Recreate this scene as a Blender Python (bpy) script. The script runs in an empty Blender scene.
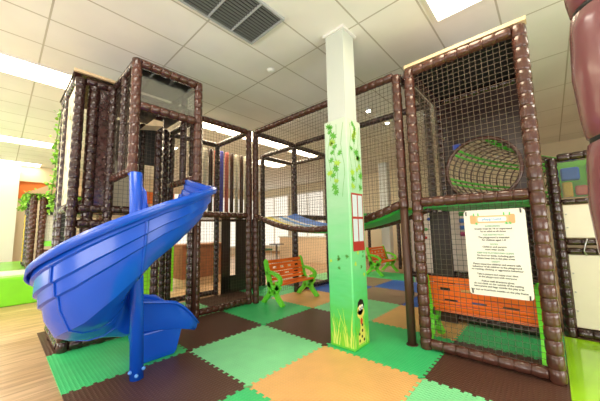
import bpy, bmesh, math, random
from mathutils import Vector, Matrix
random.seed(7)
S = bpy.context.scene
COL = S.collection
PI = math.pi

# ------------------------------------------------------------------ materials
MATS = {}
def mat(name, col, rough=0.5, var=0.0, vscale=6.0, bump=0.0, bscale=40.0, metal=0.0, coat=0.0, spec=0.5, alpha=1.0, transmission=0.0):
    if name in MATS: return MATS[name]
    m = bpy.data.materials.new(name); m.use_nodes = True
    nt = m.node_tree; b = nt.nodes['Principled BSDF']
    b.inputs['Base Color'].default_value = (*col, 1)
    b.inputs['Roughness'].default_value = rough
    b.inputs['Metallic'].default_value = metal
    b.inputs['Coat Weight'].default_value = coat
    b.inputs['Coat Roughness'].default_value = 0.12
    b.inputs['Specular IOR Level'].default_value = spec
    b.inputs['Transmission Weight'].default_value = transmission
    tc = nt.nodes.new('ShaderNodeTexCoord')
    if var > 0:
        n = nt.nodes.new('ShaderNodeTexNoise'); n.inputs['Scale'].default_value = vscale; n.inputs['Detail'].default_value = 4
        nt.links.new(tc.outputs['Object'], n.inputs['Vector'])
        r = nt.nodes.new('ShaderNodeValToRGB')
        r.color_ramp.elements[0].position = .3; r.color_ramp.elements[1].position = .7
        r.color_ramp.elements[0].color = (*[max(0, c*(1-var)) for c in col], 1)
        r.color_ramp.elements[1].color = (*[min(1, c*(1+var)) for c in col], 1)
        nt.links.new(n.outputs['Fac'], r.inputs['Fac']); nt.links.new(r.outputs['Color'], b.inputs['Base Color'])
    if bump > 0:
        n = nt.nodes.new('ShaderNodeTexNoise'); n.inputs['Scale'].default_value = bscale; n.inputs['Detail'].default_value = 3
        nt.links.new(tc.outputs['Object'], n.inputs['Vector'])
        bp = nt.nodes.new('ShaderNodeBump'); bp.inputs['Strength'].default_value = bump; bp.inputs['Distance'].default_value = 0.01
        nt.links.new(n.outputs['Fac'], bp.inputs['Height']); nt.links.new(bp.outputs['Normal'], b.inputs['Normal'])
    MATS[name] = m
    return m
def mth(nt, op, a=None, b=None, c=None):
    n = nt.nodes.new('ShaderNodeMath'); n.operation = op
    for i, v in enumerate((a, b, c)):
        if v is None: continue
        if isinstance(v, (int, float)): n.inputs[i].default_value = v
        else: nt.links.new(v, n.inputs[i])
    return n.outputs[0]
def emis(name, col, st):
    m = bpy.data.materials.new(name); m.use_nodes = True
    nt = m.node_tree; nt.nodes.clear()
    e = nt.nodes.new('ShaderNodeEmission'); o = nt.nodes.new('ShaderNodeOutputMaterial')
    e.inputs[0].default_value = (*col, 1); e.inputs[1].default_value = st
    nt.links.new(e.outputs[0], o.inputs[0]); return m

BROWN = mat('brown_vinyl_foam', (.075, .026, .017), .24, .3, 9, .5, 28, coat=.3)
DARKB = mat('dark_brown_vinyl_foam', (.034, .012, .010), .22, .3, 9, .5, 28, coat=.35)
PURPB = mat('plum_brown_vinyl_foam', (.17, .058, .062), .24, .15, 5, .3, 10, coat=.3)
PIPE = mat('brown_painted_pipe', (.07, .028, .018), .4)
DVINYL = mat('dark_brown_vinyl_sheet', (.022, .009, .007), .28, .2, 4, .4, 9, coat=.2)
BLACK = mat('black_vinyl', (.008, .008, .008), .4)
NETM = mat('knotted_brown_cord', (.09, .07, .05), .7)
NETL = mat('knotted_tan_cord', (.13, .095, .065), .7)
BLUE = mat('blue_moulded_plastic', (.003, .085, .62), .27, .04, 3, coat=.15)
LIME = mat('lime_green_vinyl', (.20, .72, .02), .35, .08, 3, .15, 8, coat=.2)
GREENV = mat('green_vinyl', (.03, .42, .06), .4, .1, 3)
ORANGE = mat('orange_moulded_plastic', (.95, .17, .015), .38, .05, 8)
BGREEN = mat('apple_green_moulded_plastic', (.19, .82, .05), .38, .05, 8)
CREAM = mat('cream_vinyl', (.80, .73, .58), .35, .05, 3, .1, 6)
WHITE = mat('white_plastic', (.85, .86, .84), .35)
LWOOD = mat('pale_plywood', (.72, .55, .33), .5, .12, 14)
METAL = mat('brushed_steel', (.5, .5, .5), .3, metal=1)

def floor_wood():
    m = bpy.data.materials.new('light_oak_plank_floor'); m.use_nodes = True
    nt = m.node_tree; b = nt.nodes['Principled BSDF']; b.inputs['Roughness'].default_value = .3
    tc = nt.nodes.new('ShaderNodeTexCoord')
    mp = nt.nodes.new('ShaderNodeMapping'); mp.inputs['Rotation'].default_value = (0, 0, PI/2)
    nt.links.new(tc.outputs['Object'], mp.inputs['Vector'])
    br = nt.nodes.new('ShaderNodeTexBrick')
    br.inputs['Scale'].default_value = 1; br.inputs['Brick Width'].default_value = 1.2; br.inputs['Row Height'].default_value = .15
    br.inputs['Mortar Size'].default_value = .003
    br.inputs['Color1'].default_value = (.52, .34, .19, 1); br.inputs['Color2'].default_value = (.68, .49, .32, 1)
    br.inputs['Mortar'].default_value = (.3, .18, .1, 1)
    nt.links.new(mp.outputs[0], br.inputs['Vector'])
    mp2 = nt.nodes.new('ShaderNodeMapping'); mp2.inputs['Scale'].default_value = (14, 1.4, 1)
    nt.links.new(tc.outputs['Object'], mp2.inputs['Vector'])
    n = nt.nodes.new('ShaderNodeTexNoise'); n.inputs['Scale'].default_value = 1.5; n.inputs['Detail'].default_value = 6
    nt.links.new(mp2.outputs[0], n.inputs['Vector'])
    mx = nt.nodes.new('ShaderNodeMix'); mx.data_type = 'RGBA'; mx.blend_type = 'MULTIPLY'; mx.inputs[0].default_value = .8
    r = nt.nodes.new('ShaderNodeValToRGB'); r.color_ramp.elements[0].color = (.62, .55, .48, 1); r.color_ramp.elements[1].color = (1.1, 1.05, 1, 1)
    r.color_ramp.elements[0].position = .35; r.color_ramp.elements[1].position = .65
    nt.links.new(n.outputs['Fac'], r.inputs['Fac'])
    nt.links.new(br.outputs['Color'], mx.inputs[6]); nt.links.new(r.outputs['Color'], mx.inputs[7])
    nt.links.new(mx.outputs[2], b.inputs['Base Color'])
    return m
def ceiling_mat():
    m = bpy.data.materials.new('suspended_ceiling_tiles'); m.use_nodes = True
    nt = m.node_tree; b = nt.nodes['Principled BSDF']; b.inputs['Roughness'].default_value = .8
    tc = nt.nodes.new('ShaderNodeTexCoord'); sp = nt.nodes.new('ShaderNodeSeparateXYZ')
    nt.links.new(tc.outputs['Object'], sp.inputs[0])
    def line(o, off, per, w):
        a = mth(nt, 'DIVIDE', mth(nt, 'SUBTRACT', o, off), per)
        f = mth(nt, 'FRACT', a); d = mth(nt, 'MULTIPLY', mth(nt, 'MINIMUM', f, mth(nt, 'SUBTRACT', 1.0, f)), per)
        return mth(nt, 'LESS_THAN', d, w)
    l = mth(nt, 'MAXIMUM', line(sp.outputs[0], .34, .596, .009), line(sp.outputs[1], -.41, 1.19, .009))
    n = nt.nodes.new('ShaderNodeTexNoise'); n.inputs['Scale'].default_value = 90; n.inputs['Detail'].default_value = 3
    nt.links.new(tc.outputs['Object'], n.inputs['Vector'])
    n2 = nt.nodes.new('ShaderNodeTexNoise'); n2.inputs['Scale'].default_value = .9; n2.inputs['Detail'].default_value = 4
    nt.links.new(tc.outputs['Object'], n2.inputs['Vector'])
    r2 = nt.nodes.new('ShaderNodeValToRGB'); r2.color_ramp.elements[0].color = (.82, .81, .77, 1); r2.color_ramp.elements[1].color = (.88, .87, .83, 1)
    r2.color_ramp.elements[0].position = .4; r2.color_ramp.elements[1].position = .6
    nt.links.new(n2.outputs['Fac'], r2.inputs['Fac'])
    mx = nt.nodes.new('ShaderNodeMix'); mx.data_type = 'RGBA'
    nt.links.new(l, mx.inputs[0]); nt.links.new(r2.outputs['Color'], mx.inputs[6]); mx.inputs[7].default_value = (.52, .49, .42, 1)
    nt.links.new(mx.outputs[2], b.inputs['Base Color'])
    bp = nt.nodes.new('ShaderNodeBump'); bp.inputs['Strength'].default_value = .4; bp.inputs['Distance'].default_value = .004
    nt.links.new(n.outputs['Fac'], bp.inputs['Height']); nt.links.new(bp.outputs['Normal'], b.inputs['Normal'])
    return m
def foam_mat(name, col):
    m = bpy.data.materials.new(name); m.use_nodes = True
    nt = m.node_tree; b = nt.nodes['Principled BSDF']
    b.inputs['Base Color'].default_value = (*col, 1); b.inputs['Roughness'].default_value = .42; b.inputs['Specular IOR Level'].default_value = .4
    tc = nt.nodes.new('ShaderNodeTexCoord'); sp = nt.nodes.new('ShaderNodeSeparateXYZ'); nt.links.new(tc.outputs['Object'], sp.inputs[0])
    k = 2*PI/.042
    s1 = mth(nt, 'SINE', mth(nt, 'MULTIPLY', mth(nt, 'ADD', sp.outputs[0], sp.outputs[1]), k/1.414))
    s2 = mth(nt, 'SINE', mth(nt, 'MULTIPLY', mth(nt, 'SUBTRACT', sp.outputs[0], sp.outputs[1]), k/1.414))
    h = mth(nt, 'MULTIPLY', s1, s2)
    h2 = mth(nt, 'MAXIMUM', h, 0.0)
    bp = nt.nodes.new('ShaderNodeBump'); bp.inputs['Strength'].default_value = .5; bp.inputs['Distance'].default_value = .004
    nt.links.new(h2, bp.inputs['Height']); nt.links.new(bp.outputs['Normal'], b.inputs['Normal'])
    n = nt.nodes.new('ShaderNodeTexNoise'); n.inputs['Scale'].default_value = 5; nt.links.new(tc.outputs['Object'], n.inputs['Vector'])
    r = nt.nodes.new('ShaderNodeValToRGB'); r.color_ramp.elements[0].color = (*[c*.86 for c in col], 1); r.color_ramp.elements[1].color = (*[min(1, c*1.1) for c in col], 1)
    nt.links.new(n.outputs['Fac'], r.inputs['Fac']); nt.links.new(r.outputs['Color'], b.inputs['Base Color'])
    return m
FOAM = {'brown': foam_mat('brown_foam_mat', (.095, .042, .028)), 'green': foam_mat('green_foam_mat', (.05, .60, .20)),
        'light green': foam_mat('mint_green_foam_mat', (.24, .78, .37)), 'tan': foam_mat('tan_foam_mat', (.84, .47, .17)),
        'blue': foam_mat('blue_foam_mat', (.02, .13, .62)), 'taupe': foam_mat('taupe_foam_mat', (.33, .22, .16))}

# ------------------------------------------------------------------ mesh builder
class MB:
    def __init__(s): s.v = []; s.f = []; s.m = []; s.sm = []
    def add(s, vs, fs, mi=0, smooth=False):
        o = len(s.v); s.v += [tuple(v) for v in vs]
        for f in fs: s.f.append([i+o for i in f]); s.m.append(mi); s.sm.append(smooth)
        return s
    def box(s, a, b, mi=0):
        x0, y0, z0 = a; x1, y1, z1 = b
        vs = [(x0,y0,z0),(x1,y0,z0),(x1,y1,z0),(x0,y1,z0),(x0,y0,z1),(x1,y0,z1),(x1,y1,z1),(x0,y1,z1)]
        return s.add(vs, [(3,2,1,0),(4,5,6,7),(0,1,5,4),(1,2,6,5),(2,3,7,6),(3,0,4,7)], mi)
    def sweep(s, pts, radii, n=10, mi=0, caps=True, smooth=True, ell=(1, 1)):
        pts = [Vector(p) for p in pts]; vs = []; fs = []
        up = Vector((0, 0, 1)); prev = None
        for i, p in enumerate(pts):
            t = (pts[min(i+1, len(pts)-1)] - pts[max(i-1, 0)]).normalized()
            if prev is None:
                ref = up if abs(t.z) < .9 else Vector((1, 0, 0))
                u = t.cross(ref).normalized()
            else: u = (prev - t*prev.dot(t)).normalized()
            prev = u; w = t.cross(u)
            r = radii[i] if hasattr(radii, '__len__') else radii
            for k in range(n):
                a = 2*PI*k/n
                vs.append(p + u*math.cos(a)*r*ell[0] + w*math.sin(a)*r*ell[1])
        for i in range(len(pts)-1):
            for k in range(n):
                k2 = (k+1) % n
                fs.append((i*n+k, i*n+k2, (i+1)*n+k2, (i+1)*n+k))
        s.add(vs, fs, mi, smooth)
        if caps:
            o = len(s.v)-len(vs)
            s.f.append([o+k for k in range(n)][::-1]); s.m.append(mi); s.sm.append(False)
            s.f.append([o+(len(pts)-1)*n+k for k in range(n)]); s.m.append(mi); s.sm.append(False)
        return s
    def foam(s, path, r=.052, seg=.107, n=12, mi=0):
        # padded tube: a chain of barrel shaped sections pinched at each joint
        path = [Vector(p) for p in path]
        L = [0]
        for a, b in zip(path, path[1:]): L.append(L[-1]+(b-a).length)
        tot = L[-1]; ns = max(1, round(tot/seg)); pts = []; rad = []
        def at(d):
            for i in range(len(path)-1):
                if d <= L[i+1] or i == len(path)-2:
                    t = (d-L[i])/(L[i+1]-L[i]); return path[i].lerp(path[i+1], min(t, 1))
        prof = [(0.0, .84), (.04, .95), (.2, 1.02), (.65, 1.01), (.95, .96)]
        for k in range(ns):
            j = random.uniform(.98, 1.03)
            for t, q in prof: pts.append(at((k+t)*tot/ns)); rad.append(r*q*j)
        pts.append(at(tot)); rad.append(r*.8)
        return s.sweep(pts, rad, n, mi)
    def prism(s, outline, origin, U, V, D, mi=0):
        # outline (list of (u, v)) on a plane, extruded along D
        o = Vector(origin); U = Vector(U); V = Vector(V); D = Vector(D); n = len(outline)
        a = [o+U*p[0]+V*p[1] for p in outline]; b = [p+D for p in a]
        fs = [list(range(n))[::-1], [n+i for i in range(n)]] + [(i, (i+1) % n, n+(i+1) % n, n+i) for i in range(n)]
        return s.add(a+b, fs, mi)
    def ball(s, c, r, mi=0, n=8, sc=(1, 1, 1)):
        vs = []; fs = []
        for i in range(n+1):
            for k in range(2*n):
                a = PI*i/n; b = PI*k/n
                vs.append((c[0]+r*sc[0]*math.sin(a)*math.cos(b), c[1]+r*sc[1]*math.sin(a)*math.sin(b), c[2]+r*sc[2]*math.cos(a)))
        for i in range(n):
            for k in range(2*n): fs.append((i*2*n+k, (i+1)*2*n+k, (i+1)*2*n+(k+1) % (2*n), i*2*n+(k+1) % (2*n)))
        return s.add(vs, fs, mi, True)
    def build(s, name, mats, parent=None):
        me = bpy.data.meshes.new(name)
        org = Vector((0, 0, 0))
        base = parent_origin(parent)
        if parent is None and s.v:
            xs = [v[0] for v in s.v]; ys = [v[1] for v in s.v]; zs = [v[2] for v in s.v]
            org = Vector(((min(xs)+max(xs))/2, (min(ys)+max(ys))/2, min(zs)))
        else: org = base
        me.from_pydata([(v[0]-org.x, v[1]-org.y, v[2]-org.z) for v in s.v], [], s.f)
        if not isinstance(mats, (list, tuple)): mats = [mats]
        for m in mats: me.materials.append(m)
        me.polygons.foreach_set('material_index', s.m); me.polygons.foreach_set('use_smooth', s.sm)
        me.update(); bm = bmesh.new(); bm.from_mesh(me); bmesh.ops.recalc_face_normals(bm, faces=bm.faces); bm.to_mesh(me); bm.free()
        o = bpy.data.objects.new(name, me); COL.objects.link(o)
        if parent is None: o.location = org
        else: o.parent = parent
        return o
def parent_origin(p):
    o = Vector((0, 0, 0))
    while p is not None: o += Vector(p.location); p = p.parent
    return o
def tag(o, label=None, cat=None, group=None, kind=None):
    if label: o['label'] = label
    if cat: o['category'] = cat
    if group: o['group'] = group
    if kind: o['kind'] = kind
    return o
def thing(name, label, cat, loc=(0, 0, 0), group=None):
    o = bpy.data.objects.new(name, None); o.empty_display_size = .1; COL.objects.link(o); o.location = loc
    return tag(o, label, cat, group)
def struct(o): o['kind'] = 'structure'; return o
def net(parent, O, U, V, lu, lv, sp=.05, m=NETM, w=.0012, name='safety_net', clip=None):
    """rope net on a plane: origin O, unit directions U, V, lengths lu, lv"""
    mb = MB(); O = Vector(O); U = Vector(U); V = Vector(V); N = U.cross(V).normalized()
    def bar(a, b, d):
        vs = []
        for p in (a, b):
            for q in (d*w+N*w, -d*w+N*w, -d*w-N*w, d*w-N*w): vs.append(p+q)
        mb.add(vs, [(0,1,5,4),(1,2,6,5),(2,3,7,6),(3,0,4,7)])
    nu = round(lu/sp); nv = round(lv/sp)
    for i in range(nu+1):
        u = lu*i/nu
        lo, hi = (0, lv) if clip is None else clip(u)
        bar(O+U*u+V*lo, O+U*u+V*hi, U)
    for j in range(nv+1):
        v = lv*j/nv
        if clip is None: bar(O+V*v, O+V*v+U*lu, V)
        else:
            u0 = None
            for i in range(41):
                u = lu*i/40; lo, hi = clip(u); ins = lo <= v <= hi
                if ins and u0 is None: u0 = u
                if (not ins or i == 40) and u0 is not None: bar(O+V*v+U*u0, O+V*v+U*u, V); u0 = None
    return mb.build(name, m, parent)
X, Y, Z = (1, 0, 0), (0, 1, 0), (0, 0, 1)
def post(parent, x, y, z0=0.0, z1=3.0, m=BROWN, r=.052, name='padded_post'):
    return MB().foam([(x, y, z0), (x, y, z1)], r).build(name, m, parent)
def rail(parent, a, b, m=BROWN, r=.048, name='padded_rail'):
    return MB().foam([a, b], r).build(name, m, parent)

# ------------------------------------------------------------------ camera
cam = bpy.data.cameras.new('camera'); co = bpy.data.objects.new('camera', cam); COL.objects.link(co); S.camera = co
F = Vector((-0.66927927, 0.73519513, 0.10748666)); R = Vector((0.73787973, 0.67463774, -0.01993526)); U_ = Vector((0.08717086, -0.06596997, 0.99400664))
co.matrix_world = Matrix(((R.x, U_.x, -F.x, 2.88418), (R.y, U_.y, -F.y, -2.40615), (R.z, U_.z, -F.z, 1.23257), (0, 0, 0, 1)))
cam.sensor_width = 36; cam.lens = 273.536/600*36; cam.clip_start = .02

# ------------------------------------------------------------------ setting
CH = 3.55
struct(MB().box((-10.2, -7, -.1), (6.5, 8.2, 0)).build('floor', floor_wood()))
struct(MB().box((-10.2, -7, CH), (6.5, 8.2, CH+.1)).build('ceiling', ceiling_mat()))
wallc = mat('cream_wall_paint', (.80, .72, .55), .7, .03, 1)
struct(MB().box((-10.2, 8.0, 0), (6.5, 8.2, CH)).build('wall_back', wallc))
struct(MB().box((5.0, 1.0, 0), (5.15, 8.0, CH)).build('wall_right', wallc))
wl = struct(MB().box((-10.2, -7, 0), (-10, 8, CH)).build('wall_left', mat('pale_wall_paint', (.78, .66, .52), .7)))
struct(MB().box((-9.99, -2.06, 3.02), (-9.85, 8, CH)).build('trim_1', mat('beige_bulkhead', (.75, .62, .45), .7)))
# orange arched surround on the left wall
arc = [(-2.05, 2.45), (-2.05, 3.02), (3.0, 3.02), (3.0, 2.5), (-.62, 2.5)] + [(-1.3+.68*math.cos(a), 2.5+.33*math.sin(a)) for a in [PI*i/20 for i in range(1, 20)]] + [(-1.98, 2.45)]
struct(MB().prism(arc, (-9.99, 0, 0), (0, 1, 0), (0, 0, 1), (.06, 0, 0)).build('trim_2', mat('orange_wall_paint', (.80, .20, .035), .6)))
struct(MB().box((-9.98, -7, 0), (-9.6, -2.07, CH)).build('wall_left_return', mat('white_wall_paint', (.9, .9, .86), .6)))
# pale wainscot along the back wall
struct(MB().box((-10, 7.9, 0), (5, 8.0, .12)).build('baseboard_back', mat('wood_baseboard', (.45, .27, .13), .4)))

DAY = emis('bright_daylit_pane', (1, .90, .74), .95)
for n_, (a, b) in enumerate(((2.7, 5.2), (5.5, 7.8))):
    f = MB(); f.box((-9.98, a-.08, .35), (-9.9, a, 3.15)); f.box((-9.98, b, .35), (-9.9, b+.08, 3.15)); f.box((-9.98, a, .35), (-9.9, b, .43)); f.box((-9.98, a, 3.07), (-9.9, b, 3.15)); f.box((-9.98, (a+b)/2-.03, .43), (-9.92, (a+b)/2+.03, 3.07))
    w_ = struct(f.build('window_%d' % (n_+1), FRW if n_ else globals().setdefault('FRW', mat('white_window_frame', (.8, .78, .72), .5))))
    MB().box((-9.97, a, .43), (-9.95, b, 3.07)).build('pane', DAY, w_)
for n_, (a, b) in enumerate(((-9.6, -7.4), (-7.1, -5.0))):
    f = MB(); f.box((a-.08, 7.9, .35), (a, 7.98, 3.15)); f.box((b, 7.9, .35), (b+.08, 7.98, 3.15)); f.box((a, 7.9, .35), (b, 7.98, .43)); f.box((a, 7.9, 3.07), (b, 7.98, 3.15)); f.box(((a+b)/2-.03, 7.92, .43), ((a+b)/2+.03, 7.98, 3.07))
    w_ = struct(f.build('window_%d' % (n_+3), FRW)); MB().box((a, 7.95, .43), (b, 7.97, 3.07)).build('pane', DAY, w_)

# --- ceiling lights
LW = emis('warm_light_diffuser', (1.0, .83, .58), 11)
LN = emis('neutral_light_diffuser', (1.0, .91, .76), 10)
FR = mat('white_metal_trim', (.8, .8, .78), .4)
def troffer(x0, y0, m, label, group=None):
    t = thing('ceiling_light', label, 'ceiling light', (x0+.298, y0+.595, CH-.02), group)
    f = MB()
    x1 = x0+.596; y1 = y0+1.19; w = .022
    f.box((x0, y0, CH-.025), (x0+w, y1, CH)); f.box((x1-w, y0, CH-.025), (x1, y1, CH))
    f.box((x0+w, y0, CH-.025), (x1-w, y0+w, CH)); f.box((x0+w, y1-w, CH-.025), (x1-w, y1, CH))
    f.build('frame', FR, t)
    MB().box((x0+w, y0+w, CH-.012), (x1-w, y1-w, CH-.002)).build('diffuser', m, t)
    return t
XG = lambda k: .34+.596*k
YG = lambda k: -.41+1.19*k
troffer(XG(3), YG(0), LW, 'bright ceiling light panel above the right climbing tower, cut by the top of the photo')
rows = {-4: 'hidden behind the front of the tower hood', -3: 'x'}
for k in range(-4, 4):
    lab = {-1: 'end of the bright ceiling light strip seen just left of the slide tower roof', 0: 'ceiling light seen through the netting above the left netted bay',
           1: 'ceiling light glimpsed over the far end of the left netted bay', 2: 'ceiling light seen through the netting above the bridge corner'}.get(k, 'section of the long bright ceiling light strip in the upper left corner of the photo' if k < -1 else 'far ceiling light seen through netting beyond the sagging bridge')
    troffer(XG(-5), YG(k), LW, lab, 'main row of ceiling lights' if k < -1 else None)
for k in (-3, -2):
    troffer(XG(-12), YG(k), LW, 'middle strip of the ceiling lights at the left edge of the photo', 'middle row of ceiling lights')
for k in (-3, -2):
    troffer(XG(-17), YG(k), LW, 'farthest and smallest ceiling light strip above the orange wall', 'far row of ceiling lights')
for (i, k) in ((-2, -4), (3, -4), (2, 3), (-8, 3), (0, -2), (-9, 0), (6, 1)):
    troffer(XG(i), YG(k), LN if i > -3 else LW, 'ceiling light panel outside the view of the photo', 'ceiling lights out of view')

# --- vent
v = thing('ceiling_vent', 'large dark grey louvred air vent in the ceiling tiles', 'air vent', (.63, -1.3, CH-.03))
VX0, VX1 = XG(0)+.03, XG(1)-.03; VY0, VY1 = YG(-1)-.02, YG(0)-.06
MB().box((VX0, VY0, CH-.008), (VX1, VY1, CH-.003)).build('backing', mat('dark_duct', (.03, .03, .035), .8), v)
f = MB(); w = .02
vd = [VY1 - (VY1-VY0)*k/4 for k in range(5)]
f.box((VX0-w, VY0-w, CH-.03), (VX0, VY1+w, CH)); f.box((VX1, VY0-w, CH-.03), (VX1+w, VY1+w, CH)); f.box((VX0, VY0-w, CH-.03), (VX1, VY0, CH)); f.box((VX0, VY1, CH-.03), (VX1, VY1+w, CH))
for y in vd[1:4]: f.box((VX0, y-.008, CH-.032), (VX1, y+.008, CH))
f.build('frame', mat('grey_vent_frame', (.42, .45, .47), .5), v)
sl = MB()
for k in range(4):
    y1, y0 = vd[k]-.01, vd[k+1]+.01
    n = 13
    for i in range(n):
        x = VX0+(VX1-VX0)*(i+.5)/n; sl.add([(x-.008, y0, CH-.026), (x+.008, y0, CH-.012), (x+.008, y1, CH-.012), (x-.008, y1, CH-.026)], [(0,1,2,3)])
        sl.add([(x-.008, y0, CH-.028), (x+.008, y0, CH-.014), (x+.008, y1, CH-.014), (x-.008, y1, CH-.028)], [(0,1,2,3)])
sl.build('slats', mat('grey_vent_slats', (.10, .105, .11), .5), v)
d = MB(); d.sweep([(.08, .1, CH), (.08, .1, CH-.012), (.08, .1, CH-.03), (.08, .1, CH-.034)], [.055, .055, .04, .02], 20)
tag(d.build('smoke_detector', WHITE), 'small round white detector on the ceiling between vent and pillar', 'smoke detector')
for i, (x, y) in enumerate(((.53, 2.15), (.47, 2.61), (.52, 2.97))):
    t = thing('ceiling_spotlight', ['nearest of three small bright spotlights right of the pillar, leftmost in the photo', 'middle of three small spotlights seen through the net right of the pillar', 'farthest of three small spotlights, closest to the paired posts'][i], 'spotlight', (x, y, CH-.1))
    MB().sweep([(x, y, CH), (x, y, CH-.05), (x, y, CH-.051), (x, y, CH-.11)], [.012, .012, .035, .045], 14).build('housing', FR, t)
    MB().sweep([(x, y, CH-.111), (x, y, CH-.122)], [.038, .03], 14).build('bulb', LS if i else globals().setdefault('LS', emis('spotlight_bulb', (1, .95, .85), 45)), t)

# ------------------------------------------------------------------ interlocking foam floor mats
NT = 13; AMP = .013
def zig(t):   # tooth wave along a shared seam, t in metres from the seam's start
    ph = (t*NT) % 1.0; return AMP if ph < .5 else -AMP
def seam(n0, n1):
    pts = []; N = int(round((n1-n0)*NT*2))
    for i in range(N):
        a = n0+i/(2*NT); b = n0+(i+1)/(2*NT); s = AMP if i % 2 == 0 else -AMP; k = .006
        pts += [(a+(k if s > 0 else k)*(-1), s), (b-k*(-1), s)] if s > 0 else [(a+k, s), (b-k, s)]
    return pts
MATC = {(-2,-2): 'brown', (-1,-2): 'green', (0,-2): 'brown', (1,-2): 'green', (2,-2): 'brown',
        (-2,-1): 'light green', (-1,-1): 'brown', (0,-1): 'light green', (1,-1): 'tan', (2,-1): 'light green',
        (-2,0): 'brown', (-1,0): 'green', (0,0): 'brown', (1,0): 'green', (2,0): 'brown',
        (-2,1): 'green', (-1,1): 'tan', (0,1): 'light green', (1,1): 'tan', (2,1): 'green',
        (-2,2): 'brown', (-1,2): 'blue', (0,2): 'taupe', (1,2): 'blue', (2,2): 'brown',
        (-2,3): 'light green', (-1,3): 'taupe', (0,3): 'blue', (1,3): 'tan', (2,3): 'taupe',
        (-2,4): 'tan', (-1,4): 'green', (0,4): 'green', (1,4): 'brown'}
MATL = {(-2,-2): 'at the left edge beside the wood floor, under the tower side', (-1,-2): 'under the spiral slide, at the edge of the wood floor', (0,-2): 'in front of the foot of the blue slide pole',
        (1,-2): 'whose corner shows at the bottom edge left of the tan mat', (2,-2): 'below the bottom edge of the photo',
        (-2,-1): 'inside the left netted bay beside the slide exit', (-1,-1): 'between the slide exit and the left netted bay', (0,-1): 'in the middle of the floor left of the tan mat', (1,-1): 'directly in front of the pillar',
        (2,-1): 'cut by the bottom edge, right of the large tan mat', (-2,0): 'inside the left netted bay next to the corner posts', (-1,0): 'under the front foot of the bench by the corner posts',
        (0,0): 'left of the pillar base', (1,0): 'running from the pillar base to the right tower', (2,0): 'in front of and under the right tower base rail',
        (-2,1): 'behind the left bench beyond its net', (-1,1): 'under the left bench below the sagging bridge', (0,1): 'just behind the pillar below the bridge', (1,1): 'left of the slim bridge post, behind the green mat',
        (2,1): 'inside the right tower under the netted bench', (-2,2): 'at the far corner behind the bridge', (-1,2): 'seen left of the pillar beyond the bench', (0,2): 'between the two blue mats right of the pillar',
        (1,2): 'half hidden behind the right tower posts', (2,2): 'behind the right tower bench', (-2,3): 'far behind the left bench by the low partition', (-1,3): 'seen right behind the pillar beside the far bench mat',
        (0,3): 'seen just left of the right tower posts beyond the bridge', (1,3): 'far beyond the right tower posts', (2,3): 'deep behind the right tower', (-2,4): 'at the far end near the back partition',
        (-1,4): 'under the far small bench', (0,4): 'in front of the far small bench', (1,4): 'far behind the right tower beside the green ones'}
G = .0012
for (i, j), c in MATC.items():
    x1lim = 2.88 if i == 2 else None
    L = lambda s: s
    pts = []
    sm = seam(0, 1)
    # bottom edge (y=j), left to right
    if (i, j-1) in MATC: pts += [(i+t, j+s+G) for t, s in sm if .02 < t < .98]
    pre = [(i+G, j+G)] if (i, j-1) not in MATC else []
    bottom = pre + pts if pts else [(i+G, j+G), (i+1-G, j+G)]
    right = [(i+1+s-G, j+t) for t, s in sm if .02 < t < .98] if (i+1, j) in MATC else [(i+1-G, j+G), (i+1-G, j+1-G)]
    top = [(i+t, j+1+s-G) for t, s in reversed(sm) if .02 < t < .98] if (i, j+1) in MATC else [(i+1-G, j+1-G), (i+G, j+1-G)]
    left = [(i+s+G, j+t) for t, s in reversed(sm) if .02 < t < .98] if (i-1, j) in MATC else [(i+G, j+1-G), (i+G, j+G)]
    if x1lim: right = [(x1lim, j+G), (x1lim, j+1-G)]; top = [p for p in top if p[0] < x1lim-.01]; bottom = [p for p in bottom if p[0] < x1lim-.01]
    ol = []
    for p in bottom+right+top+left:
        if not ol or (abs(ol[-1][0]-p[0])+abs(ol[-1][1]-p[1])) > 1e-4: ol.append(p)
    if abs(ol[0][0]-ol[-1][0])+abs(ol[0][1]-ol[-1][1]) < 1e-4: ol.pop()
    mb = MB(); mb.prism(ol, (0, 0, .001), X, Y, (0, 0, .013))
    tag(mb.build('foam_floor_mat', FOAM[c]), '%s foam mat %s' % (c, MATL[(i, j)]), 'floor mat', 'interlocking foam floor mats')
tag(MB().box((2.885, -1.2, .001), (5.0, 1.84, .02)).build('vinyl_floor_mat', mat('glossy_lime_vinyl', (.36, .72, .02), .12, .12, 1.3, .15, 3, coat=.5)), 'glossy yellow-green vinyl mat on the floor right of the right tower', 'floor mat')

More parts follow.
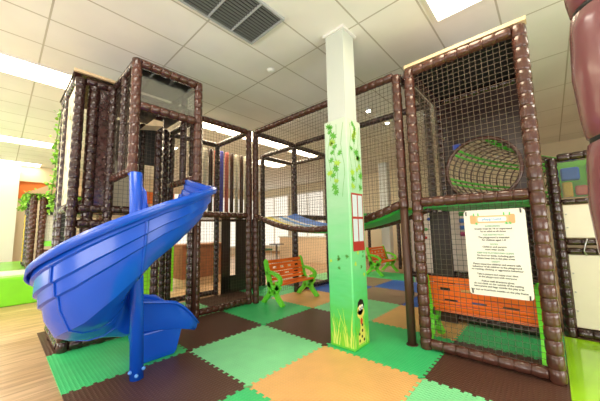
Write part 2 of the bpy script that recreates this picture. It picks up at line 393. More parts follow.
# ------------------------------------------------------------------ pillar
p = thing('pillar', 'square white pillar with a green jungle-print padded cover, in the middle of the room', 'pillar', (1.19, .21, 0))
MB().box((1.075, .095, 2.4), (1.315, .325, CH)).build('column_shaft', mat('white_column_paint', (.60, .66, .60), .5), p)
cap = MB().box((1.05, .07, CH-.03), (1.34, .35, CH)).build('ceiling_collar', FR, p)
def cover_mat():
    m = bpy.data.materials.new('printed_green_cover'); m.use_nodes = True
    nt = m.node_tree; b = nt.nodes['Principled BSDF']; b.inputs['Roughness'].default_value = .35
    tc = nt.nodes.new('ShaderNodeTexCoord'); sp = nt.nodes.new('ShaderNodeSeparateXYZ'); nt.links.new(tc.outputs['Object'], sp.inputs[0])
    n = nt.nodes.new('ShaderNodeTexNoise'); n.inputs['Scale'].default_value = 3.5
    mp = nt.nodes.new('ShaderNodeMapping'); mp.inputs['Scale'].default_value = (1, 1, 3); nt.links.new(tc.outputs['Object'], mp.inputs[0]); nt.links.new(mp.outputs[0], n.inputs['Vector'])
    a = mth(nt, 'ADD', mth(nt, 'DIVIDE', sp.outputs[2], 2.5), mth(nt, 'MULTIPLY', mth(nt, 'SUBTRACT', n.outputs['Fac'], .5), .22))
    r = nt.nodes.new('ShaderNodeValToRGB'); e = r.color_ramp.elements
    e[0].position = 0; e[0].color = (.16, .62, .04, 1); e[1].position = 1; e[1].color = (.62, .74, .58, 1)
    for q, c in ((.1, (.10, .60, .08)), (.25, (.12, .66, .22)), (.5, (.25, .66, .31)), (.72, (.42, .70, .46)), (.88, (.54, .72, .54))):
        k = e.new(q); k.color = (*c, 1)
    nt.links.new(a, r.inputs['Fac']); nt.links.new(r.outputs['Color'], b.inputs['Base Color'])
    bp = nt.nodes.new('ShaderNodeBump'); bp.inputs['Strength'].default_value = .35; bp.inputs['Distance'].default_value = .02
    nt.links.new(n.outputs['Fac'], bp.inputs['Height']); nt.links.new(bp.outputs['Normal'], b.inputs['Normal'])
    return m
cv = MB().box((1.04, .06, .013), (1.34, .36, 2.46)).build('padded_cover', cover_mat(), p)
bv = cv.modifiers.new('b', 'BEVEL'); bv.width = .012; bv.segments = 2
# prints on the cover. face A faces -y (u = x), face B faces +x (u = y)
FA = ((0, .0588, 0), X, Z, (0, -.0012, 0)); FB = ((1.3412, 0, 0), Y, Z, (.0012, 0, 0))
def leaf_outline(cx, cy, s, rot):
    pr = [(0, -.15), (.35, -.5), (.3, -.1), (.75, -.15), (.45, .2), (.5, .55), (.15, .35), (0, 1), (-.15, .35), (-.5, .55), (-.45, .2), (-.75, -.15), (-.3, -.1), (-.35, -.5)]
    c, q = math.cos(rot), math.sin(rot)
    return [(cx+s*(x*c-y*q), cy+s*(x*q+y*c)) for x, y in pr]
LEAFD = mat('printed_leaf_green', (.10, .42, .03), .4); LEAFL = mat('printed_leaf_lime', (.36, .62, .05), .4)
iv = MB()
for face, u0, u1 in ((FA, 1.05, 1.33), (FB, .07, .35)):
    for k in range(17):
        z = 2.40-abs(random.gauss(0, .01))-(k/17)**1.1*.78 + random.uniform(-.03, .03); u = random.uniform(u0+.04, u1-.04)
        iv.prism(leaf_outline(u, z, random.uniform(.045, .075), random.uniform(2.2, 4.2)), *face[:1], face[1], face[2], face[3], random.choice((0, 0, 1)))
    for k in range(3):
        u = u0+.05+.09*k; pts = []
        for q in range(8): pts.append((u+.02*math.sin(q*1.3+k), 2.40-.09*q*(1+.15*k)))
        for (a, b), (c, e) in zip(pts, pts[1:]): iv.prism([(a-.002, b), (a+.002, b), (c+.002, e), (c-.002, e)], face[0], face[1], face[2], Vector(face[3])*.6, 0)
iv.build('ivy_print', [LEAFD, LEAFL], cv)
bl = MB()
for face, u0, u1 in ((FA, 1.07, 1.31), (FB, .08, .34)):
    for k in range(6):
        bl.prism(leaf_outline(random.uniform(u0, u1), random.uniform(.72, 1.02), random.uniform(.02, .04), random.uniform(0, 6)), face[0], face[1], face[2], face[3], random.choice((0, 1)))
bl.build('small_leaf_print', [mat('printed_dark_leaf', (.07, .30, .03), .4), mat('printed_yellow_leaf', (.5, .7, .05), .4)], cv)
wi = MB(); d_ = Vector(FB[3])
wi.prism([(.10, 1.0), (.335, 1.0), (.335, 1.62), (.10, 1.62)], FB[0], FB[1], FB[2], d_, 0)
for (a, b, c, e) in ((.118, 1.10, .208, 1.34), (.228, 1.10, .318, 1.34), (.118, 1.365, .208, 1.60), (.228, 1.365, .318, 1.60)):
    wi.prism([(a, b), (c, b), (c, e), (a, e)], Vector(FB[0])+d_, FB[1], FB[2], d_*.5, 1)
wi.build('window_print', [mat('printed_red_frame', (.42, .04, .025), .4), mat('printed_blue_pane', (.62, .74, .80), .4)], cv)
gr = MB()
for face, u0, u1 in ((FA, 1.08, 1.33), (FB, .07, .34)):
    for k in range(26):
        u = random.uniform(u0, u1); h = random.uniform(.10, .40) if face is FA else random.uniform(.08, .34); ln = random.uniform(-.12, .10)*h/.3
        ut = min(max(u+ln, u0-.02), u1); um = (u*.6+ut*.4)
        gr.prism([(u-.006, .04), (u+.006, .04), (um+.006, .04+h*.5), (ut, .04+h), (um-.004, .04+h*.5)], face[0], face[1], face[2], Vector(face[3])*(.7+.3*random.random()), k % 3)
gr.build('grass_print', [mat('printed_grass_light', (.50, .78, .10), .4), mat('printed_grass_mid', (.28, .66, .04), .4), mat('printed_grass_yellow', (.66, .80, .18), .4)], cv)
an = MB(); O2 = Vector(FB[0])+d_
def ell(cx, cy, a, b, rot=0, n=18): return [(cx+a*math.cos(t)*math.cos(rot)-b*math.sin(t)*math.sin(rot), cy+a*math.cos(t)*math.sin(rot)+b*math.sin(t)*math.cos(rot)) for t in [2*PI*i/n for i in range(n)]]
def dec(ol, lay, mi):
    ol = [(.195+(a-.185)*1.15, .05+(b-.05)*1.12) for a, b in ol]; an.prism(ol, O2+d_*lay*.5, FB[1], FB[2], d_*.5, mi)
dec([(.13, .06), (.245, .06), (.25, .13), (.22, .20), (.21, .30), (.165, .30), (.17, .2), (.13, .13)], 0, 0)
dec(ell(.185, .33, .062, .05, .1), 1, 0); dec(ell(.175, .36, .05, .048), 1, 0)
dec([(.13, .385), (.14, .43), (.18, .455), (.225, .44), (.245, .39), (.235, .355), (.22, .395), (.17, .405)], 2, 1)
dec(ell(.17, .375, .018, .024), 3, 2); dec(ell(.208, .38, .018, .024), 3, 2); dec(ell(.172, .37, .007, .011), 4, 1); dec(ell(.206, .374, .007, .011), 4, 1)
dec(ell(.19, .255, .018, .03), 2, 3)
for q in ((.15, .09), (.19, .12), (.225, .085), (.20, .17), (.15, .15), (.2, .22)): dec(ell(q[0], q[1], .012, .014), 2, 1)
an.build('animal_print', [mat('printed_yellow', (.85, .72, .14), .4), mat('printed_black', (.015, .01, .01), .4), mat('printed_white', (.9, .9, .85), .4), mat('printed_red', (.6, .05, .02), .4)], cv)

# ------------------------------------------------------------------ slide
SC = Vector((.14, -1.585)); PB = Vector((.19, -1.54))
def interp(tab, x):
    if x >= tab[0][0]: return tab[0][1]
    for (a, va), (b, vb) in zip(tab, tab[1:]):
        if b <= x <= a:
            t = (x-a)/(b-a); return va+(vb-va)*t
    return tab[-1][1]
RT = [(90, .69), (60, .665), (30, .655), (0, .66), (-30, .66), (-60, .655), (-90, .655), (-120, .65), (-150, .63), (-180, .60)]
ZT = [(90, 1.73), (60, 1.665), (30, 1.57), (0, 1.45), (-30, 1.30), (-60, 1.14), (-90, 1.0), (-120, .86), (-150, .74), (-180, .62)]
HT = [(90, .37), (30, .42), (0, .47), (-30, .58), (-50, .62), (-90, .57), (-130, .46), (-180, .33)]
IT = [(90, .26), (60, .20), (0, .22), (-30, .34), (-60, .42), (-120, .42), (-150, .36), (-180, .32)]
frames = []   # origin xy, outward dir, R, z_rim, h_out, h_in
for k in range(9):
    t = k/9; x = -.34+(SC.x+.34)*t
    frames.append((Vector((x, SC.y)), Vector((0, 1)), .68+.06*(1-t)*0, 1.86-.13*t, .36+.01*t, .36-.10*t))
for a in range(90, -181, -3):
    r = math.radians(a); frames.append((SC.copy(), Vector((math.cos(r), math.sin(r))), interp(RT, a), interp(ZT, a), interp(HT, a), interp(IT, a)))
for k in range(1, 9):
    t = k/8; zt = .62-.13*t-.20*max(0, (t-.6)/.4)**1.6; zb_ = .30-.10*t; frames.append((Vector((SC.x, SC.y+.64*t)), Vector((-1, 0)), .60-.02*t, zt, zt-zb_, zt-zb_))
def section(R, h, hi, off=0):
    w = R
    P_ = [(.035, hi+.005), (.055, hi+.02), (.075, hi-.01), (.085, hi*.55), (.12, hi*.18), (.20, .02), (.30, 0), (w*.62, .015), (w*.75, .06), (w*.85, h*.34),
          (w*.875, h*.50), (w*.91, h*.52), (w*.92, h*.66), (w*.955, h*.68), (w*.955, h*.84), (w*.985, h*.86), (w*.975, h*.95), (w*.975, h*1.0), (w*1.0, h*1.015), (w*1.03, h*.98), (w*1.035, h*.90)]
    return P_
sl = thing('spiral_slide', 'glossy blue plastic spiral slide curling down from the tower hood', 'slide', (PB.x, PB.y, .014))
def chute(fr, name, grow=0, parent=sl, thick=.014, sel=None):
    mb = MB(); vs = []; n = None
    for (o, d, R_, zr, h, hi) in fr:
        P_ = section(R_, h, hi); zb = zr-h
        if sel: P_ = P_[sel[0]:sel[1]]
        if grow:   # push outwards / downwards
            Q = []
            for i, q in enumerate(P_):
                a = P_[max(i-1, 0)]; b = P_[min(i+1, len(P_)-1)]; tx, tz = b[0]-a[0], b[1]-a[1]; l = math.hypot(tx, tz) or 1
                Q.append((q[0]+tz/l*grow, q[1]-tx/l*grow))
            P_ = Q
        n = len(P_)
        for r_, z_ in P_: vs.append((o.x+d.x*r_, o.y+d.y*r_, zb+z_))
    fs = [(i*n+k, i*n+k+1, (i+1)*n+k+1, (i+1)*n+k) for i in range(len(fr)-1) for k in range(n-1)]
    mb.add(vs, fs, 0, True); ob = mb.build(name, BLUE, parent); ob.data.set_sharp_from_angle(angle=math.radians(32))
    so = ob.modifiers.new('s', 'SOLIDIFY'); so.thickness = thick; so.offset = 0
    return ob
ch = chute(frames, 'chute')
# joint flanges between the moulded sections
def flange(i0):
    f0, f1 = frames[i0], frames[i0+1]; out = []
    for t in (.2, .5, .8):
        o = f0[0].lerp(f1[0], t); d = f0[1].lerp(f1[1], t).normalized()
        out.append((o, d, *[f0[q]+(f1[q]-f0[q])*t for q in (2, 3, 4, 5)]))
    return out
for i0 in (10, 42, 60, 78): chute(flange(i0), 'joint_flange', .010, ch, .008, (4, 16))
# pole
pm = MB(); pm.sweep([(PB.x, PB.y, .014), (PB.x-.03, PB.y-.03, 1.0), (.128, -1.597, 1.78), (.128, -1.597, 1.786)], [.053, .053, .053, .045], 24)
pm.build('pole', BLUE, sl)
bo = mat('light_blue_cap', (.10, .32, .85), .25)
for a, z in ((-75, .085), (-20, .06), (35, .10)):
    r = math.radians(a); MB().ball((PB.x+.06*math.cos(r), PB.y+.06*math.sin(r), z), .016, 0, 6).build('bolt_cap', bo, sl)
# exit foot
ft = MB(); xs0, xs1 = -.36, -.02
def tz(z, g): return [(xs0-g, -1.44-g, z), (xs1+g, -1.44-g, z), (xs1+g, -1.10+g, z), (xs0-g, -1.10+g, z)]
vs = tz(.014, -.02)+tz(.06, -.005)+tz(.31, .035)
ft.add(vs, [(3,2,1,0), (8,9,10,11)]+[(i*4+k, i*4+(k+1) % 4, i*4+4+(k+1) % 4, i*4+4+k) for i in range(2) for k in range(4)])
fo = ft.build('exit_foot', BLUE, sl); b_ = fo.modifiers.new('b', 'BEVEL'); b_.width = .02; b_.segments = 3

# ------------------------------------------------------------------ slide tower
tw = thing('slide_tower', 'tall dark brown padded play tower with hood behind the blue spiral slide', 'play tower', (-1.5, -1.2, 0))
for (x, y, m) in ((-1.0, -1.88, DARKB), (-1.03, -1.74, DARKB), (-1.0, -1.55, DARKB), (-1.0, -.52, DARKB), (-1.55, -1.9, DARKB), (-2.0, -1.88, DARKB), (-2.0, -.9, DARKB), (-2.0, -.52, DARKB), (-1.0, -1.0, DARKB)):
    post(tw, x, y, 0.014, 3.04, m, .06 if (x, y) == (-1.03, -1.74) else .05)
for z in (.07, 1.52):
    rail(tw, (-1.0, -1.83, z), (-1.0, -1.05 if z < 1 else -.57, z), DARKB, .05); rail(tw, (-1.05, -1.9, z), (-1.95, -1.9, z), DARKB, .045)
    rail(tw, (-2.0, -1.83, z), (-2.0, -.57, z), DARKB)
rail(tw, (-1.0, -1.83, 3.02), (-1.0, -.57, 3.02), DARKB); rail(tw, (-1.05, -1.9, 3.02), (-1.95, -1.9, 3.02), DARKB)
rail(tw, (-1.0, -1.83, 1.35), (-1.0, -1.05, 1.35), DARKB)
MB().box((-.975, -1.95, 3.085), (-.94, -1.5, 3.115)).build('roof_board', LWOOD, tw)
MB().box((-2.06, -1.95, 3.08), (-.98, -1.56, 3.105)).build('roof_panel', DARKB, tw)
MB().box((-2.06, -1.55, 3.085), (-1.06, -.5, 3.11)).build('roof_panel', BLACK, tw)
MB().box((-1.96, -1.86, 1.46), (-1.04, -.55, 1.51)).build('deck', DARKB, tw)
# printed side panel
sp_ = MB().box((-1.94, -1.915, 1.58), (-1.06, -1.90, 2.95)).build('side_panel', CREAM, tw)
lp = MB()
for k in range(46):
    lp.prism(leaf_outline(random.uniform(-1.9, -1.1), random.uniform(1.62, 2.9), random.uniform(.03, .05), random.uniform(0, 6)), (0, -1.9155, 0), X, Z, (0, -.0012, 0), 0)
lp.build('leaf_print', mat('printed_olive_leaf', (.16, .26, .05), .4), sp_)
net(tw, (-1.94, -1.9, .12), X, Z, .88, 1.35, .05, BLACK, .004)
net(tw, (-1.0, -1.5, 1.57), Y, Z, .45, 1.42)
net(tw, (-2.0, -1.85, 1.57), Y, Z, 1.3, 1.42)
net(tw, (-1.0, -1.83, .12), Y, Z, .8, 1.2)
MB().box((-1.01, -1.69, 1.56), (-.995, -1.6, 2.98)).build('glossy_strip', mat('wrinkled_dark_vinyl', (.05, .022, .02), .1, .5, 25, 1.0, 14, coat=1.0), tw)
# hood
hx = -.22; ya, yb = -1.53, -.84
hd = thing('x', None, None); hd.name = 'hood'; hd.parent = tw; hd.location = (1.5+hx, 1.2+(ya+yb)/2, 1.85)
BR = 'padded_post'
for y in (ya, yb): post(hd, hx, y, 1.84, 3.08, BROWN, .05)
rail(hd, (hx, ya+.04, 3.05), (hx, yb-.04, 3.05)); rail(hd, (hx, ya+.04, 2.58), (hx, yb-.04, 2.58))
for y in (ya, yb):
    rail(hd, (hx-.05, y, 3.05), (-.95, y, 3.05), DARKB, .042); rail(hd, (hx-.05, y, 1.88), (-.95, y, 1.88), BROWN, .042)
    net(hd, (-.95, y, 1.92), X, Z, .68, 1.08, .05, NETM)
    MB().foam([(-.6, y, 1.9), (-.6, y, 3.02)], .04).build('padded_post', DARKB, hd)
MB().box((-.95, ya, 3.09), (hx, yb, 3.105)).build('roof_panel', BLACK, hd)
glass = bpy.data.materials.new('clear_vinyl_window'); glass.use_nodes = True
nt = glass.node_tree; nt.nodes.clear(); o_ = nt.nodes.new('ShaderNodeOutputMaterial'); mxs = nt.nodes.new('ShaderNodeMixShader')
tr = nt.nodes.new('ShaderNodeBsdfTransparent'); tr.inputs[0].default_value = (.78, .78, .76, 1); gl = nt.nodes.new('ShaderNodeBsdfGlossy'); gl.inputs['Roughness'].default_value = .06
tc = nt.nodes.new('ShaderNodeTexCoord'); nz = nt.nodes.new('ShaderNodeTexNoise'); nz.inputs['Scale'].default_value = 7; nt.links.new(tc.outputs['Object'], nz.inputs['Vector'])
bp = nt.nodes.new('ShaderNodeBump'); bp.inputs['Strength'].default_value = .25; bp.inputs['Distance'].default_value = .004; nt.links.new(nz.outputs['Fac'], bp.inputs['Height']); nt.links.new(bp.outputs[0], gl.inputs['Normal'])
mxs.inputs[0].default_value = .22
nt.links.new(tr.outputs[0], mxs.inputs[1]); nt.links.new(gl.outputs[0], mxs.inputs[2]); nt.links.new(mxs.outputs[0], o_.inputs[0])
MB().box((hx-.004, ya+.04, 2.62), (hx+.002, yb-.04, 3.02)).build('clear_window', glass, hd)
# interior pads of the tower seen under the hood
MB().box((-1.98, -1.45, 1.55), (-1.96, -.95, 2.45)).build('cream_pad', CREAM, tw)
MB().box((-1.98, -1.5, 2.35), (-1.96, -.6, 3.0)).build('black_pad', BLACK, tw)
MB().prism([(0, 0), (.09, .1), (.2, .1), (.2, .04)], (-.55, -1.32, 2.5), (0, 1, 0), Z, (-.2, 0, 0)).build('pennant', LWOOD, tw)

# hanging leaf garland
GL = [mat('plastic_leaf_green', (.14, .45, .03), .4), mat('plastic_leaf_lime', (.32, .68, .06), .4)]
def leaf3d(mb, p, s, mi):
    n = Vector((random.uniform(-1, 1), random.uniform(-1, 1), random.uniform(-.3, 1))).normalized(); u = n.orthogonal().normalized(); w = n.cross(u)
    a = random.uniform(0, 6.28); u, w = u*math.cos(a)+w*math.sin(a), w*math.cos(a)-u*math.sin(a)
    P_ = [(0, 0, 0), (.45, .3, .06), (.5, .65, .02), (0, 1.15, -.1), (-.5, .65, .02), (-.45, .3, .06)]
    mb.add([Vector(p)+(u*x+w*y+n*z)*s for x, y, z in P_], [(0, 1, 2, 3), (0, 3, 4, 5)], mi)
def garland(name, path, num, spread, s, label, parent=None):
    t = thing(name, label, 'artificial ivy', path[0]) if parent is None else parent
    MB().sweep(path, .006, 6).build('stem', mat('vine_stem', (.12, .22, .04), .7), t)
    mb = MB(); P_ = [Vector(q) for q in path]
    for k in range(num):
        f_ = random.random()*(len(P_)-1); i = int(f_); q = P_[i].lerp(P_[i+1], f_-i)
        q = q+Vector([random.gauss(0, spread) for _ in range(3)])
        leaf3d(mb, q, s*random.uniform(.7, 1.3), random.choice((0, 1, 1)))
    mb.build('leaves', GL, t); return t
garland('ivy_garland', [(-2.07, -1.93, 2.98), (-2.085, -1.95, 2.5), (-2.07, -1.94, 2.1), (-2.10, -1.96, 1.75), (-2.09, -1.95, 1.55)], 200, .022, .036, 'green artificial ivy hanging down the left side of the slide tower')

# ------------------------------------------------------------------ left netted bay
lb = thing('netted_play_bay', 'two storey netted brown play frame between the slide tower and the corner posts', 'play frame', (-1.5, .04, 0))
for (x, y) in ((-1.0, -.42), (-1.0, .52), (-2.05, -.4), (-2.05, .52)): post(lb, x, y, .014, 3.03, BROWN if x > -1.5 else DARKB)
MB().sweep([(-.96, -.47+.0, .014), (-.96, -.47, 1.5)], .022, 12).build('bare_pipe', PIPE, lb)
for z in (.07, 1.5, 3.0):
    rail(lb, (-1.0, -.37, z), (-1.0, .47, z)); rail(lb, (-2.05, -.35, z), (-2.05, .47, z), DARKB)
    if z > 1: rail(lb, (-1.05, -.42, z), (-2.0, -.42, z), DARKB); rail(lb, (-1.05, .52, z), (-2.0, .52, z), DARKB)
MB().box((-2.0, -.37, 1.46), (-1.05, .47, 1.50)).build('deck', DARKB, lb)
net(lb, (-1.0, -.37, 1.55), Y, Z, .84, 1.4); net(lb, (-1.0, -.37, .12), Y, Z, .84, 1.32)
net(lb, (-2.05, -.35, 1.55), Y, Z, .82, 1.4); net(lb, (-2.05, -.35, .12), Y, Z, .82, 1.32)
# dark panel with slot on the back of the lower bay
MB().box((-2.0, .60, .05), (-1.98, .80, 1.46)).build('dark_panel', DVINYL, lb)
MB().box((-2.0, .60, 0.014), (-1.98, 1.6, .35)).build('dark_panel', DVINYL, lb)
MB().box((-2.0, .93, .35), (-1.98, 1.6, 1.46)).build('dark_panel', DVINYL, lb)

# ------------------------------------------------------------------ bridge
bg = thing('hanging_bridge', 'netted brown frame carrying the sagging colourful fabric bridge above the bench', 'play bridge', (.35, 1.1, 0))
def bz(x):
    t = (x-.38)/1.3; return 1.235+.27*min(1, t*t)**1.0
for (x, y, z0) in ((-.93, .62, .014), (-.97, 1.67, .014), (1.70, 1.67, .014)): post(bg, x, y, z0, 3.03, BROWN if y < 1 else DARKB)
post(bg, 1.70, .60, 1.45, 3.0, BROWN, .05)
MB().sweep([(1.70, .60, .014), (1.70, .60, 1.46)], .043, 16).build('bare_pipe', PIPE, bg)
MB().sweep([(1.70, .60, .012), (1.70, .60, .02)], .06, 16).build('foot_plate', PIPE, bg)
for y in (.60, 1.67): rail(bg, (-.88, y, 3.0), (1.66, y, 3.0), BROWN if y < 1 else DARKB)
for x in (-.95, 1.70): rail(bg, (x, .66, 3.0), (x, 1.62, 3.0), DARKB)
for y in (.60, 1.65):
    MB().foam([(x, y, bz(x)) for x in [-.9+2.56*i/30 for i in range(31)]], .045).build('padded_rail', BROWN, bg)
    net(bg, (-.88, y, 0), X, Z, 2.52, 2.95, .05, NETM, clip=lambda u: (bz(-.88+u)+.03, 2.95))
def bridge_mat():
    m = bpy.data.materials.new('patchwork_bridge_fabric'); m.use_nodes = True
    nt = m.node_tree; b = nt.nodes['Principled BSDF']; b.inputs['Roughness'].default_value = .5
    tc = nt.nodes.new('ShaderNodeTexCoord'); sp = nt.nodes.new('ShaderNodeSeparateXYZ'); nt.links.new(tc.outputs['Object'], sp.inputs[0])
    n = nt.nodes.new('ShaderNodeTexNoise'); n.inputs['Scale'].default_value = 9; nt.links.new(tc.outputs['Object'], n.inputs['Vector'])
    v_ = mth(nt, 'ADD', mth(nt, 'SUBTRACT', sp.outputs[1], mth(nt, 'MULTIPLY', sp.outputs[0], .06)), mth(nt, 'MULTIPLY', mth(nt, 'SUBTRACT', n.outputs['Fac'], .5), .15))
    r = nt.nodes.new('ShaderNodeValToRGB'); r.color_ramp.interpolation = 'CONSTANT'; e = r.color_ramp.elements
    a = mth(nt, 'ADD', v_, .5)
    e[0].position = 0; e[0].color = (.10, .55, .06, 1); e[1].position = .22; e[1].color = (.85, .72, .05, 1)
    for q, c in ((.42, (.70, .72, .72)), (.60, (.10, .34, .80)), (.70, (.72, .74, .74)), (.78, (.04, .20, .75))):
        k = e.new(q); k.color = (*c, 1)
    nt.links.new(a, r.inputs['Fac']); nt.links.new(r.outputs['Color'], b.inputs['Base Color']); return m
mb = MB(); N = 40; vs = []
for i in range(N+1):
    x = -.88+2.52*i/N
    for j in range(9): y = .64+.97*j/8; vs.append((x, y, bz(x)+.07*j/8-.04*math.sin(PI*j/8)))
mb.add(vs, [(i*9+j, i*9+j+1, (i+1)*9+j+1, (i+1)*9+j) for i in range(N) for j in range(8)], 0, True)
fb = mb.build('fabric_floor', bridge_mat(), bg)
mb = MB(); vs2 = [(x, y, z-.03) for x, y, z in vs]; mb.add(vs2, [(i*9+j, i*9+j+1, (i+1)*9+j+1, (i+1)*9+j) for i in range(N) for j in range(8)], 0, True)
ub = mb.build('underside_pad', GREENV, bg); so = ub.modifiers.new('s', 'SOLIDIFY'); so.thickness = .02; so.offset = -1
# side net behind the bench
net(bg, (-.97, .66, .1), Y, Z, .96, 1.3); net(bg, (-.97, .66, 1.55), Y, Z, .96, 1.4)

# inner frame further back
ib = thing('netted_play_bay', 'farther netted play frame seen through the bridge netting behind the left bench', 'play frame', (-1.5, 2.2, 0))
for (x, y) in ((-2.0, 1.68), (-.95, 2.75), (-2.05, 2.75)): post(ib, x, y, .014, 3.0, DARKB)
for z in (1.5, 2.98):
    rail(ib, (-1.95, 1.68, z), (-1.02, 1.68, z), DARKB); rail(ib, (-2.0, 2.75, z), (-1.0, 2.75, z), DARKB); rail(ib, (-.95, 1.74, z), (-.95, 2.7, z), DARKB); rail(ib, (-2.05, 1.75, z), (-2.05, 2.7, z), DARKB)
net(ib, (-2.0, 2.75, 1.55), X, Z, 1.0, 1.38, .06); net(ib, (-.95, 1.74, 1.55), Y, Z, .95, 1.38, .06); net(ib, (-.95, 1.74, .05), Y, Z, .95, 1.4, .06)
rail(ib, (-.95, 1.74, .07), (-.95, 2.7, .07), DARKB)

# ------------------------------------------------------------------ right tower
rt = thing('climbing_tower', 'brown padded netted tower on the right with round crawl tunnel opening', 'play tower', (2.33, 1.1, 0))
RX0, RX1, RY0, RY1 = 1.845, 2.82, .60, 1.66
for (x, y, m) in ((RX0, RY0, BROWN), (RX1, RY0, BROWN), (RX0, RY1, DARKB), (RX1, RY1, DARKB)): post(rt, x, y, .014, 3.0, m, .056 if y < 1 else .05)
for z in (.07, 1.50, 2.97): rail(rt, (RX0+.05, RY0, z), (RX1-.05, RY0, z), BROWN, .05)
for z in (1.50, 2.97):
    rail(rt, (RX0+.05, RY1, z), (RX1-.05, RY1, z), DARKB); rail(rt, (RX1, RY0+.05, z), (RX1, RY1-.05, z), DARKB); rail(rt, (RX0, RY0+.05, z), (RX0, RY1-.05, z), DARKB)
rail(rt, (RX1, RY0+.05, .07), (RX1, RY1-.05, .07), DARKB); rail(rt, (RX0+.05, RY1, .07), (RX1-.05, RY1, .07), DARKB)
rail(rt, (RX0+.05, RY1, .62), (RX1-.05, RY1, .62), DARKB, .04)
MB().box((RX0+.02, RY0+.03, 3.01), (RX1-.02, RY1+.02, 3.03)).build('roof_panel', BLACK, rt)
MB().box((RX0-.04, RY0-.03, 3.025), (RX1+.06, RY0+.06, 3.06)).build('roof_board', LWOOD, rt)
MB().box((RX0+.05, RY0+.05, 1.44), (RX1-.05, RY1-.05, 1.49)).build('deck', GREENV, rt)
net(rt, (RX0+.05, RY0, 1.55), X, Z, .875, 1.38, .05, NETL, .0015); net(rt, (RX0+.05, RY0, .12), X, Z, .875, 1.34, .05, NETM, .0015)
net(rt, (RX0, RY0+.05, 1.55), Y, Z, .95, 1.38); net(rt, (RX1, RY0+.05, .12), Y, Z, .95, 1.34); net(rt, (RX1, RY0+.05, 1.55), Y, Z, .95, 1.38)
MB().box((1.66, 1.58, .014), (1.91, 1.60, 1.44)).build('dark_corner_pad', DVINYL, rt)
# back sheet with round hole
cx, cz, cr = 2.30, 1.95, .385
x0, x1, z0, z1 = RX0+.04, RX1-.04, 1.53, 2.46
hole = MB(); n = 48; inner = [(cx+cr*math.cos(2*PI*i/n), cz+cr*math.sin(2*PI*i/n)) for i in range(n)]
def edgept(a):
    c, s = math.cos(a), math.sin(a); ts = []
    if c > 1e-6: ts.append((x1-cx)/c)
    if c < -1e-6: ts.append((x0-cx)/c)
    if s > 1e-6: ts.append((z1-cz)/s)
    if s < -1e-6: ts.append((z0-cz)/s)
    t = min(ts); return (cx+c*t, cz+s*t)
outer = [edgept(2*PI*i/n) for i in range(n)]
for yy in (RY1-.01, RY1+.005): hole.add([(a, yy, b) for a, b in inner+outer], [(i, (i+1) % n, n+(i+1) % n, n+i) for i in range(n)])
hole.add([(a, yy, b) for yy in (RY1-.01, RY1+.005) for a, b in inner], [(i, (i+1) % n, n+(i+1) % n, n+i) for i in range(n)])
hole.build('tunnel_panel', DVINYL, rt)
MB().box((x0, RY1-.01, 2.46), (x1, RY1+.005, 2.95)).build('upper_panel', DVINYL, rt)
MB().sweep([(cx+(cr+.01)*math.cos(2*PI*i/n), RY1-.02, cz+(cr+.01)*math.sin(2*PI*i/n)) for i in range(n+1)], .022, 8, caps=False).build('hole_piping', BROWN, rt)
MB().box((2.0, RY1-.018, 2.26), (2.09, RY1-.011, 2.33)).build('small_blue_decal', mat('blue_decal', (.03, .08, .5), .3), rt)
# tunnel net, curving to the right
tn = MB(); tl = []
def tp(t):   # centreline of the tunnel
    return Vector((cx+.16*t+.22*t*t, RY1+1.5*t, cz))
for k in range(15):
    c = tp(k/14*1.7); tl.append(c)
    tn.sweep([c+Vector((cr*math.cos(a), 0, cr*math.sin(a))) for a in [2*PI*i/32 for i in range(33)]], .011, 6, k % 2, caps=False)
for i in range(36):
    a = 2*PI*i/36; g = (i % 6 in (1, 2)); tn.sweep([c+Vector((cr*math.cos(a), 0, cr*math.sin(a))) for c in tl], .017 if g else .007, 6, 2 if g else 1, caps=False)
tn.build('crawl_tunnel', [BROWN, NETL, mat('green_tunnel_web', (.10, .60, .05), .6)], rt)

# ------------------------------------------------------------------ sign
sg = thing('rules_sign', 'white playground rules notice hanging on the right tower net', 'sign', (2.51, .53, .62))
def rrect(x0, z0, x1, z1, r, n=5):
    out = []
    for cx_, cz_, a0 in ((x1-r, z1-r, 0), (x0+r, z1-r, 90), (x0+r, z0+r, 180), (x1-r, z0+r, 270)):
        for i in range(n+1): a = math.radians(a0+90*i/n); out.append((cx_+r*math.cos(a), cz_+r*math.sin(a)))
    return out
SX0, SX1, SZ0, SZ1, SY = 2.285, 2.735, .625, 1.38, .535
MB().prism(rrect(SX0, SZ0, SX1, SZ1, .03), (0, SY, 0), X, Z, (0, .006, 0)).build('board', mat('white_sign_board', (.80, .78, .71), .4, .02, 2), sg)
hp = MB(); SY2 = SY-.0006; cxs = (SX0+SX1)/2-.01
def sgp(ol, lay, mi): hp.prism(ol, (0, SY-.0007*lay, 0), X, Z, (0, -.0007, 0), mi)
sgp(rrect(cxs-.15, 1.262, cxs+.15, 1.328, .012), 1, 0); sgp(rrect(cxs-.165, 1.255, cxs-.12, 1.335, .012), 2, 3); sgp(rrect(cxs+.12, 1.255, cxs+.165, 1.335, .012), 2, 3)
sgp(rrect(cxs-.105, 1.275, cxs+.105, 1.315, .01), 2, 1)
for q in (-.135, -.10, .09, .13): sgp([(cxs+q-.006, 1.325), (cxs+q+.006, 1.325), (cxs+q+.005, 1.352), (cxs+q-.004, 1.352)], 3, 2)
for q in (-.115, .105, .13): sgp(leaf_outline(cxs+q, 1.26, .02, 2), 3, 2)
hp.build('header_artwork', [mat('sign_orange_wood', (.85, .48, .25), .5), mat('sign_pale_panel', (.88, .86, .85), .5), mat('sign_green', (.15, .55, .15), .5), mat('sign_dark_orange_wood', (.75, .40, .18), .5)], sg)
